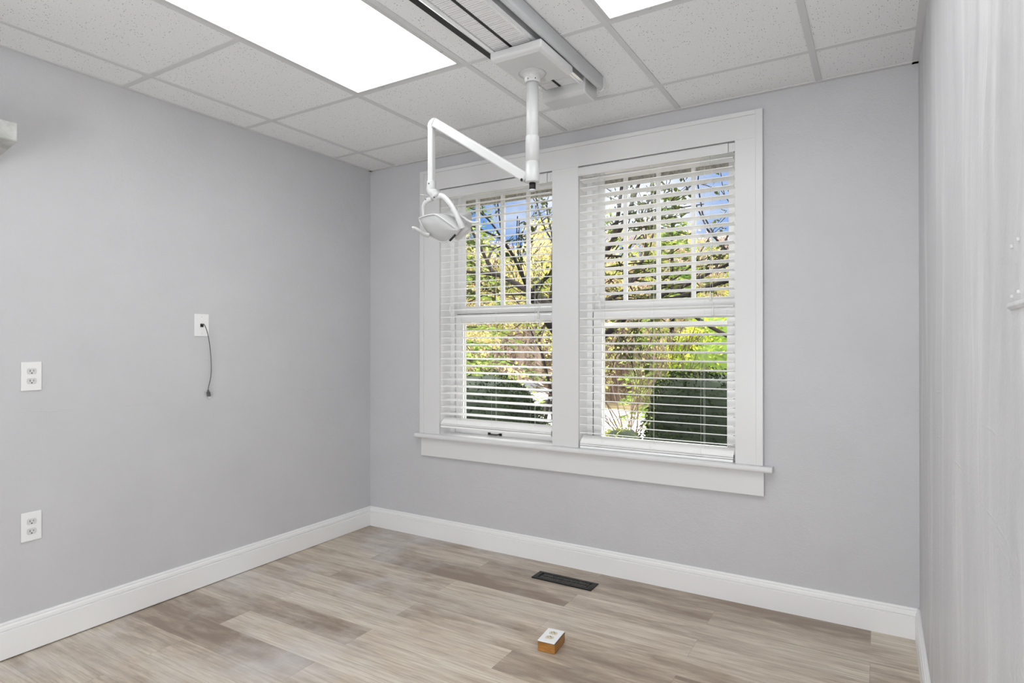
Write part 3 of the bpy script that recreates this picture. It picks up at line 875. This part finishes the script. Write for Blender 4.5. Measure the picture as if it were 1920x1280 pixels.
# ------------------------------------------------------------------ wall plates
def duplex(parent_inv, root, cy, cz, mrec, wall=True):
    pass
def outlet(label, y, z, group):
    r = tag(empty('wall_outlet', (XL, y, z)), label, 'outlet', group)
    bm = NB(); box(bm, 0, 0.0055, -0.0345, 0.0345, -0.0575, 0.0575)
    obj('cover_plate', bm, m_plate, r, bevel=0.0028, bseg=3)
    for s in (-1, 1):
        bm = NB(); pr = []
        for k in range(28):
            a = 2*PI*k/28
            pr.append((max(-0.0165, min(0.0165, 0.0172*math.cos(a)*1.0)), max(-0.0118, min(0.0118, 0.0172*math.sin(a)))+s*0.0195))
        prism(bm, pr, 'x', 0.005, 0.0072)
        rc = obj('receptacle', bm, m_recept, r)
        bm = NB(); zc = s*0.0195
        box(bm, 0.0070, 0.0074, -0.0072, -0.0050, zc-0.002, zc+0.0062)
        box(bm, 0.0070, 0.0074, 0.0050, 0.0068, zc-0.001, zc+0.0058)
        prism(bm, [(0.0026*math.cos(2*PI*k/10), zc-0.0068+0.0024*math.sin(2*PI*k/10)) for k in range(10)], 'x', 0.0070, 0.0074)
        obj('slots', bm, m_dark, rc)
    bm = NB(); prism(bm, [(0.0024*math.cos(2*PI*k/10), 0.0024*math.sin(2*PI*k/10)) for k in range(10)], 'x', 0.005, 0.0066); obj('screw', bm, m_plate, r)
outlet('white double outlet on the left wall, the upper of the two', 1.0865, Z(-0.130), 'outlets on the left wall')
outlet('white double outlet on the left wall, low down above the baseboard', 1.0875, Z(-0.728), 'outlets on the left wall')
r = tag(empty('cable_plate', (XL, 1.799, Z(0.092))), 'blank white wall plate with a small black jack and a cable coming out', 'wall plate')
bm = NB(); box(bm, 0, 0.005, -0.0375, 0.0375, -0.056, 0.056); obj('cover_plate', bm, m_plate, r, bevel=0.0025, bseg=3)
bm = NB(); box(bm, 0.0048, 0.0058, -0.009, 0.008, -0.0095, 0.0075); obj('jack', bm, m_dark, r)
for s in (-1, 1):
    bm = NB(); prism(bm, [(0.0026*math.cos(2*PI*k/10), s*0.041+0.0026*math.sin(2*PI*k/10)) for k in range(10)], 'x', 0.005, 0.0058)
    obj('screw', bm, m_recept, r)
cab = tag(empty('cable', (XL+0.006, 1.80, Z(0.09))), 'thin grey cable dangling down the left wall from the white plate', 'cable')
def onwall(px, py, X_):
    a = P3(px, py, 1.0)-Vector((0, 0, H)); return Vector((0, 0, H))+a*(X_/a.x)
pts = smooth_pts([onwall(379, 608, XL+0.007), onwall(383, 608.5, XL+0.028), onwall(388.5, 622, XL+0.030), onwall(393, 645, XL+0.020), onwall(396, 678, XL+0.014), onwall(395.5, 704, XL+0.014), onwall(391, 726, XL+0.014), onwall(390.5, 733, XL+0.014)], 6)
bm = NB(); tube(bm, pts, 0.0021, 8)
c1 = obj('cable_jacket', bm, m_cable, cab); c1.matrix_parent_inverse = Matrix.Translation(-cab.location)
p0 = pts[-1]; dn_ = (onwall(392.5, 746, XL+0.012)-p0).normalized()
Mq = Matrix.Translation(p0) @ dn_.to_track_quat('Z', 'X').to_matrix().to_4x4()
bm = NB(); box(bm, -0.004, 0.004, -0.0035, 0.0035, -0.006, 0.004, M=Mq); box(bm, -0.0045, 0.0045, -0.008, 0.008, 0.003, 0.027, M=Mq)
c2 = obj('plug_grip', bm, m_cable, cab, bevel=0.001); c2.matrix_parent_inverse = Matrix.Translation(-cab.location)
bm = NB(); box(bm, -0.0022, 0.0022, -0.006, 0.006, 0.027, 0.038, M=Mq)
c3 = obj('plug_tip', bm, m_usb, cab); c3.matrix_parent_inverse = Matrix.Translation(-cab.location)

# white ledge at the left edge of the picture
m_ledge = M('ledge_paint', (0.72, 0.72, 0.715), 0.4)
g = G(m_ledge); g.l(g.ramp(g.noise(g.pos(), 14, 4), [(0.35, (0.36, 0.37, 0.34)), (0.6, (0.56, 0.56, 0.555))]), g.b.inputs['Base Color'])
bm = NB()
lx1 = -2.62
pr = [(XL, Z(0.660)), (lx1, Z(0.716)), (lx1, Z(0.785)), (XL, Z(0.785))]
prism(bm, pr, 'y', 0.30, 0.940)
tag(obj('wall_shelf', bm, m_ledge, bevel=0.006, bseg=3), 'white boxy shelf end jutting from the left wall near the ceiling', 'shelf')

# remains of a removed fixture on the right wall
bm = NB()
prism(bm, [(XR, Z(0.040)), (XR-0.002, Z(0.041)), (XR-0.0045, Z(0.044)), (XR-0.004, Z(0.048)), (XR, Z(0.050))], 'y', 0.66, 0.945)
tag(obj('wall_ledge', bm, m_wall_r, bevel=0.001), 'small painted ledge strip at the right edge, below four wall plugs', 'ledge')
for i, (yy, zz, lb) in enumerate(((0.930, 0.116, 'upper left painted wall plug on the right wall'), (0.892, 0.119, 'upper right painted wall plug on the right wall'),
                              (0.930, 0.056, 'lower left painted wall plug on the right wall, above the ledge'), (0.890, 0.059, 'lower right painted wall plug on the right wall, above the ledge'))):
    bm = NB(); c_ = Vector((XR, yy, Z(zz)))
    tube(bm, [c_+Vector((0.001, 0, 0)), c_-Vector((0.002, 0, 0)), c_-Vector((0.003, 0, 0))], [0.0026, 0.0024, 0.0016], 10)
    tag(obj('wall_plug', bm, m_wall_r), lb, 'wall plug', 'wall plugs on the right wall')

# ------------------------------------------------------------------ floor register
rx0, rx1, ryy0, ryy1 = -1.538, -1.206, 2.735, 2.832
zf = fz(2.78)
reg = tag(empty('floor_register', ((rx0+rx1)/2, (ryy0+ryy1)/2, zf)), 'black metal floor vent set into the planks below the window', 'floor vent')
rg = Matrix.Translation((-(rx0+rx1)/2, -(ryy0+ryy1)/2, -zf))
def gp(n_, bm, m, **k):
    o = obj(n_, bm, m, **k); o.parent = reg; o.matrix_parent_inverse = rg
z0 = zf-0.002; z1 = zf+0.005
bm = NB()
ix0, ix1, iy0, iy1 = rx0+0.026, rx1-0.026, ryy0+0.020, ryy1-0.020
for a in ((rx0, rx1, ryy0, iy0), (rx0, rx1, iy1, ryy1), (rx0, ix0, iy0, iy1), (ix1, rx1, iy0, iy1)): box(bm, *a, z0, z1)
gp('frame', bm, m_black, bevel=0.0015)
bm = NB(); n_ = 30
m_fin = M('register_fin', (0.16, 0.15, 0.14), 0.35)
for k in range(n_):
    xx = ix0+0.016+(ix1-ix0-0.032)*k/(n_-1)
    box(bm, xx-0.0010, xx+0.0010, iy0, iy1, zf+0.0010, z1-0.0012)
gp('grille', bm, m_fin)
bm = NB(); box(bm, ix0, ix1, iy0, iy1, zf+0.0002, zf+0.0012); gp('duct_opening', bm, m_dark)
bm = NB(); box(bm, ix0+0.016, ix1-0.016, (iy0+iy1)/2-0.0015, (iy0+iy1)/2+0.0015, z0+0.0015, z1-0.0005); gp('crossbar', bm, m_black)

# ------------------------------------------------------------------ outlet on a wooden block
bx, by = -1.1265, 2.168
zb = fz(by)
blk = tag(empty('floor_outlet', (bx, by, zb), R(5.5)), 'small orange oak block on the floor topped with a white outlet plate', 'floor outlet')
bm = NB(); box(bm, -0.036, 0.036, -0.055, 0.055, 0.0005, 0.037); obj('wood_block', bm, m_oak, blk, bevel=0.0012)
bm = NB(); box(bm, -0.0362, 0.0362, -0.0555, 0.0555, 0.0370, 0.0385); obj('gasket', bm, m_black, blk)
bm = NB(); box(bm, -0.0365, 0.0355, -0.0570, 0.0570, 0.0385, 0.0435); obj('cover_plate', bm, M('bright_plate', (0.93, 0.93, 0.94), 0.3), blk, bevel=0.002, bseg=3)
for s in (-1, 1):
    bm = NB(); pr = []
    for k in range(28):
        a = 2*PI*k/28
        pr.append((0.0172*math.cos(a), max(-0.0125, min(0.0125, 0.0172*math.sin(a)))+s*0.0195))
    prism(bm, pr, 'z', 0.043, 0.0448)
    rc = obj('receptacle', bm, m_ivory, blk)
    bm = NB(); yc_ = s*0.0195
    box(bm, -0.0078, -0.0058, yc_-0.004, yc_+0.004, 0.0447, 0.0450); box(bm, 0.0058, 0.0078, yc_-0.0045, yc_+0.004, 0.0447, 0.0450)
    prism(bm, [(0.0028*math.cos(2*PI*k/10), yc_+0.0078+0.0028*math.sin(2*PI*k/10)) for k in range(10)], 'z', 0.0447, 0.0450)
    obj('slots', bm, m_dark, rc)

fixup()
# ================================================================== the garden outside
GZ = -2.0
bm = NB()
box(bm, -90, 40, 3.30, 120, GZ-0.3, GZ)
tag(obj('garden_ground', bm, m_ground), kind='structure')
bm = NB()
q = [(-45, 14.5), (14, 13.0), (14, 25.5), (-45, 31)]
a = [bm.verts.new((x, y, GZ+0.03)) for x, y in q]; b = [bm.verts.new((x, y, GZ-0.05)) for x, y in q]
bm.faces.new(a); bm.faces.new(b[::-1])
for i in range(4): bm.faces.new((a[i], a[(i+1) % 4], b[(i+1) % 4], b[i]))
tag(obj('driveway', bm, m_road), kind='structure')

def leaf(bm, p, s, rnd, asp=0.55, mi=0, flat=0.0):
    d = Vector((rnd.uniform(-1, 1), rnd.uniform(-1, 1), rnd.uniform(-1, 1)*(1-flat)))
    if d.length < 0.1: d = Vector((1, 0, 0))
    d.normalize(); o = d.orthogonal().normalized()
    o = (Matrix.Rotation(rnd.uniform(0, 2*PI), 3, d) @ o)
    a = p; m = p+d*s*0.5
    vs = [bm.verts.new(a), bm.verts.new(m+o*s*asp*0.5), bm.verts.new(p+d*s), bm.verts.new(m-o*s*asp*0.5)]
    f = bm.faces.new(vs); f.material_index = mi

def grow(bmb, bml, p, d, L, r, depth, rnd, ls, lc, spread, grav, minr, leafdepth=1):
    n = 3 if depth > 1 else 2
    pts = [p]; dd = d.normalized()
    for k in range(n):
        dd = (dd + Vector((rnd.gauss(0, 0.13), rnd.gauss(0, 0.13), rnd.gauss(0, 0.10)+grav))).normalized()
        pts.append(pts[-1]+dd*(L/n))
    r1 = max(minr, r*0.62)
    tube(bmb, pts, [r+(r1-r)*i/n for i in range(n+1)], 5 if depth > 2 else 3, cap=False)
    if depth <= leafdepth and lc:
        for _ in range(lc):
            t = rnd.random(); k = min(n-1, int(t*n)); q = pts[k].lerp(pts[k+1], t*n-k)
            leaf(bml, q+Vector((rnd.gauss(0, 1), rnd.gauss(0, 1), rnd.gauss(0, 1)))*ls*0.8, ls*rnd.uniform(0.7, 1.2), rnd)
    if depth == 0: return
    nb = rnd.choice((2, 3, 3))
    for i in range(nb):
        a = rnd.uniform(0, 2*PI); ax = dd.orthogonal().normalized(); ax = Matrix.Rotation(a, 3, dd) @ ax
        nd = (dd + ax*rnd.uniform(0.5, 1.0)*spread).normalized()
        grow(bmb, bml, pts[-1] if i else pts[-2].lerp(pts[-1], 0.6), nd, L*rnd.uniform(0.62, 0.85), r1*rnd.uniform(0.7, 0.95), depth-1, rnd, ls, lc, spread, grav, minr, leafdepth)

def tree(name, loc, label, cat, seed, trunk, hgt, r, depth, ls, lc, mbark, mleaf, spread=0.75, grav=0.02, lean=(0, 0), group=None, minr=0.006, leafdepth=1, limbs=5, start=0.35, up=0.6):
    rnd = random.Random(seed)
    rt = tag(empty(name, loc), label, cat, group)
    bmb = NB(); bml = NB()
    top = Vector((lean[0]*trunk, lean[1]*trunk, trunk))
    pts = [Vector((0, 0, -0.1)), top*0.33+Vector((rnd.gauss(0, .05), rnd.gauss(0, .05), 0)), top*0.66+Vector((rnd.gauss(0, .08), rnd.gauss(0, .08), 0)), top]
    tube(bmb, pts, [r*1.15, r, r*0.85, r*0.6], 8, cap=False)
    for i in range(limbs):
        t = start+(1-start)*(i/(limbs-1) if limbs > 1 else 1)
        k = min(2, int(t*3)); q = pts[k].lerp(pts[k+1], t*3-k)
        a = i*2.4+rnd.uniform(-.4, .4)
        d = Vector((math.cos(a), math.sin(a), up+0.5*t))
        grow(bmb, bml, q, d, hgt*rnd.uniform(0.75, 1.1), r*0.5*(1.2-0.5*t), depth, rnd, ls, lc, spread, grav, minr, leafdepth)
    for b_ in (bmb, bml):
        bad = [v_ for v_ in b_.verts if v_.co.y+loc[1] < 3.75]
        if bad: bmesh.ops.delete(b_, geom=bad, context='VERTS')
    obj('trunk', bmb, mbark, rt, recalc=False)
    if len(bml.faces): obj('foliage', bml, mleaf, rt, recalc=False)
    else: bml.free()
    return rt

def copytree(o, loc, rz, sc, label=None, group=None):
    c = o.copy(); C.objects.link(c); c.location = loc; c.rotation_euler = (0, 0, rz); c.scale = (sc, sc, sc)
    if label: c['label'] = label
    if group: c['group'] = group
    for ch in list(o.children):
        d = ch.copy(); C.objects.link(d); d.parent = c
    return c

def gpos(px, d): v = P3(px, 644, d); return Vector((v.x, v.y, GZ))

def conifer(loc, label, seed, hgt, base, mleaf, ls=0.11):
    rnd = random.Random(seed)
    rt = tag(empty('evergreen_tree', loc), label, 'tree')
    bmb = NB(); bml = NB()
    tube(bmb, [(0, 0, -0.1), (0, 0, hgt)], [0.16, 0.02], 8, cap=False)
    z = 0.5
    while z < hgt-0.15:
        rr = base*(1-z/hgt)**0.75
        for k in range(9):
            a = rnd.uniform(0, 2*PI); L = rr*rnd.uniform(0.75, 1.1)
            d = Vector((math.cos(a), math.sin(a), 0)); s = Vector((-d.y, d.x, 0))
            pts = [Vector((0, 0, z))+d*L*t+Vector((0, 0, 0.10*L*math.sin(t*2.2)-0.28*L*t*t)) for t in (0, .25, .5, .75, 1)]
            tube(bmb, pts, [0.022, 0.016, 0.012, 0.008, 0.004], 3, cap=False)
            for t in range(int(16*L/ls*0.28)+6):
                u = rnd.uniform(0.12, 1); k2 = min(3, int(u*4)); q = pts[k2].lerp(pts[k2+1], u*4-k2)
                w = (1-u)*0.35*L+0.10
                leaf(bml, q+s*rnd.uniform(-w, w)+Vector((0, 0, rnd.uniform(-.06, .02))), ls*rnd.uniform(.7, 1.3), rnd, 0.38, 0, 0.75)
        z += 0.30+0.02*z
    obj('trunk', bmb, m_bark, rt, recalc=False)
    obj('foliage', bml, mleaf, rt, recalc=False)
    return rt

def hedge(name, loc, rz, dims, label, seed, n, ls, mleaf, mcore, mtop=None, rough=0.12):
    rnd = random.Random(seed)
    rt = tag(empty(name, loc, rz), label, 'hedge')
    lx, ly, lz = dims
    bm = NB(); bmesh.ops.create_icosphere(bm, subdivisions=4, radius=1.0)
    def shp(u):
        v = Vector(u)
        e = 0.55
        w = Vector([math.copysign(abs(c)**e, c) for c in v])
        w = Vector((w.x*lx/2, w.y*ly/2, (w.z*0.5+0.5)*lz))
        return w + v*rough*(noise.noise(w*1.3)*1.2+noise.noise(w*4)*0.4)
    for v in bm.verts: v.co = shp(v.co)
    bml = NB()
    for _ in range(n):
        u = Vector((rnd.gauss(0, 1), rnd.gauss(0, 1), rnd.gauss(0, 1))).normalized()
        q = shp(u)*1.0
        leaf(bml, q-u*rnd.uniform(0, 0.05), ls*rnd.uniform(.7, 1.3), rnd, 0.42)
    for v in bm.verts: v.co = Vector((v.co.x*.95, v.co.y*.93, v.co.z*.975))
    obj('inner_growth', bm, mcore, rt, smooth=True)
    obj('foliage', bml, mleaf, rt, recalc=False)
    return rt

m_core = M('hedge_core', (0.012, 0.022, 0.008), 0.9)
m_core_t = M('hedge_core_bright', (0.10, 0.16, 0.02), 0.9)

# hedges in the shade of the house
v = gpos(1320, 6.6)
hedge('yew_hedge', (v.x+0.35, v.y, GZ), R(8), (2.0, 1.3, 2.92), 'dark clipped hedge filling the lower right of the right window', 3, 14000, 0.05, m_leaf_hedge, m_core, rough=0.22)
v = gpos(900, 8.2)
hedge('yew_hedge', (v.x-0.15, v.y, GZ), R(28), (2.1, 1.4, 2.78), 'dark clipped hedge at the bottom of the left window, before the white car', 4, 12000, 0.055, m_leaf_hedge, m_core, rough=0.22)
v = gpos(1345, 10.5)
hedge('arborvitae', (v.x+0.4, v.y, GZ), 0, (2.6, 1.6, 3.75), 'bright yellow-green sunlit shrub rising behind the dark hedge of the right window', 5, 11000, 0.075, m_leaf_thuja, m_core_t, rough=0.3)
v = gpos(1197, 9.6)
hedge('shrub', (v.x, v.y, GZ), 0, (0.9, 0.9, 1.75), 'small ragged sunlit shrub left of the dark hedge in the right window', 6, 2600, 0.07, m_leaf_olive, m_core, rough=0.35)

# evergreen in the left window
v = gpos(885, 13.5)
conifer((v.x-0.5, v.y, GZ), 'layered green evergreen seen through the left side of the left window', 11, 8.2, 3.1, m_leaf_con, 0.13)
v = gpos(1260, 24)
conifer((v.x, v.y, GZ), 'distant green evergreen behind the slats of the right window', 12, 9.5, 2.6, m_leaf_con, 0.22)

# near trees with dark limbs against the sky
v = gpos(1062, 6.9)
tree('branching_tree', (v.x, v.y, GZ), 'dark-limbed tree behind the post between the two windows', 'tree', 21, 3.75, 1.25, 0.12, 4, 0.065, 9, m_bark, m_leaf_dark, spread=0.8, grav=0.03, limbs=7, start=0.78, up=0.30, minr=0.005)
v = gpos(1415, 8.2)
tree('branching_tree', (v.x, v.y, GZ), 'olive-leaved tree arching in from the right of the right window', 'tree', 22, 3.9, 1.5, 0.10, 4, 0.075, 15, m_bark, m_leaf_olive, spread=0.8, grav=0.01, limbs=7, start=0.72, up=0.15, minr=0.006)
v = gpos(1178, 11.0)
tree('multistem_shrub', (v.x, v.y, GZ), 'bare fan-shaped shrub left of the dark hedge in the right window', 'shrub', 23, 0.7, 1.25, 0.06, 4, 0.05, 2, m_bark_b, m_leaf_olive, spread=0.45, grav=0.05, limbs=7, start=0.5, up=1.5, minr=0.008)
v = gpos(1022, 10.5)
tree('sapling', (v.x, v.y, GZ), 'thin dark sapling at the right side of the left window', 'tree', 24, 3.6, 0.9, 0.035, 3, 0.07, 4, m_bark, m_leaf_yel, spread=0.7, limbs=5, start=0.7, up=0.5, lean=(-0.06, 0))

# woods beyond the driveway
protoA = tree('woodland_tree', tuple(gpos(1010, 31)), 'x', 'tree', 31, 5.0, 2.6, 0.17, 4, 0.20, 10, m_bark_l, m_leaf_yel, spread=0.75, grav=0.03, limbs=7, start=0.25, up=0.7, minr=0.015)
protoB = tree('woodland_tree', tuple(gpos(1150, 33)), 'x', 'tree', 32, 4.5, 2.6, 0.18, 4, 0.17, 8, m_bark_b, m_leaf_tan, spread=0.7, grav=0.04, limbs=7, start=0.2, up=0.8, minr=0.018)
protoC = tree('woodland_tree', tuple(gpos(1240, 30)), 'x', 'tree', 33, 4.2, 2.3, 0.16, 4, 0.18, 11, m_bark_l, m_leaf_olive, spread=0.75, grav=0.02, limbs=7, start=0.2, up=0.6, minr=0.015)
for p_, l_, g_ in ((protoA, 'yellow-leaved pale-trunked tree in the woods beyond the driveway', 'yellow woodland trees'), (protoB, 'tan sparse-leaved brown tree in the woods beyond the driveway', 'tan woodland trees'), (protoC, 'olive green tree in the woods beyond the driveway', 'olive woodland trees')):
    p_['label'] = l_; p_['group'] = g_
rnd = random.Random(77)
k = 0
for px in range(835, 1400, 27):
    d = rnd.uniform(30, 46)
    s_ = (protoB, protoA, protoC, protoB)[k % 4]
    copytree(s_, tuple(gpos(px+rnd.uniform(-9, 9), d)), rnd.uniform(0, 6.28), rnd.uniform(0.75, 1.0))
    k += 1
# tangle of twigs and brush under the trees, nobody could count it
bmb = NB(); rnd = random.Random(5)
for i in range(2600):
    px = rnd.uniform(790, 1440); d = rnd.uniform(33, 52)
    q = gpos(px, d); q.z += rnd.uniform(0, 2.2)
    h_ = rnd.uniform(0.8, 2.6)
    tube(bmb, [q, q+Vector((rnd.gauss(0, .5), rnd.gauss(0, .3), h_*.6)), q+Vector((rnd.gauss(0, .9), rnd.gauss(0, .5), h_))], [0.03, 0.02, 0.012], 3, cap=False, mi=0)
for i in range(26000):
    px = rnd.uniform(790, 1440); d = rnd.uniform(34, 54)
    q = gpos(px, d); q.z += abs(rnd.gauss(0, 2.3))
    c_ = noise.noise(Vector((q.x*0.35, q.y*0.1, q.z*0.6)))
    leaf(bmb, q, rnd.uniform(.14, .30), rnd, 0.5, 1 if c_ < 0.02 else (2 if c_ < 0.25 else 3))
tag(obj('woodland_brush', bmb, [m_bark_l, m_leaf_tan, m_leaf_yel, m_leaf_olive], recalc=False), 'tangle of tan and yellow-green brush in the woods beyond the driveway', 'brush', None, 'stuff')

# white car parked beyond the left hedge
cc_ = P3(985, 700, 27.5); car = tag(empty('parked_car', (cc_.x-0.75, cc_.y, GZ+0.03), TH+R(14)), 'white sedan parked beyond the dark hedge, its rear showing in the left window', 'car')
side = [(-2.25, 0.35), (-2.28, 0.62), (-2.1, 0.78), (-1.2, 0.92), (1.45, 0.98), (2.15, 0.96), (2.28, 0.85), (2.30, 0.45), (2.2, 0.30), (-2.1, 0.28)]
bm = NB(); prism(bm, side, 'y', -0.88, 0.88)
bmesh.ops.triangulate(bm, faces=[f for f in bm.faces if len(f.verts) > 4])
obj('body', bm, m_car, car, bevel=0.06, bseg=3)
bm = NB()
lo = [(-1.15, -0.78, 0.92), (1.75, -0.78, 0.96), (1.75, 0.78, 0.96), (-1.15, 0.78, 0.92)]
hi = [(-0.35, -0.62, 1.42), (1.0, -0.62, 1.43), (1.0, 0.62, 1.43), (-0.35, 0.62, 1.42)]
A = [bm.verts.new(v) for v in lo]; B = [bm.verts.new(v) for v in hi]
for i in range(4): bm.faces.new((A[i], A[(i+1) % 4], B[(i+1) % 4], B[i]))
bm.faces.new(A[::-1]); bm.faces.new(B)
obj('windows', bm, m_carglass, car, bevel=0.03)
bm = NB(); box(bm, -0.42, 1.06, -0.64, 0.64, 1.405, 1.47); obj('roof', bm, m_car, car, bevel=0.03, bseg=3)
for s in (-1, 1):
    for a, b in (((-1.15, 0.92), (-0.38, 1.44)), ((0.35, 0.95), (0.38, 1.44)), ((1.72, 0.97), (1.02, 1.44))):
        bm = NB(); tube(bm, [(a[0], s*0.785, a[1]), (b[0], s*0.63, b[1])], 0.04, 6)
        obj('pillar', bm, m_car, car)
for s in (-1, 1):
    bm = NB(); box(bm, 2.05, 2.31, s*0.62-0.22, s*0.62+0.22, 0.72, 0.90); obj('tail_light', bm, m_tail, car, bevel=0.02)
    for x in (-1.4, 1.4):
        bm = NB(); prism(bm, [(x+0.33*math.cos(2*PI*k/20), 0.33+0.33*math.sin(2*PI*k/20)) for k in range(20)], 'y', s*0.90-0.1, s*0.90+0.02); obj('wheel', bm, m_tyre, car)
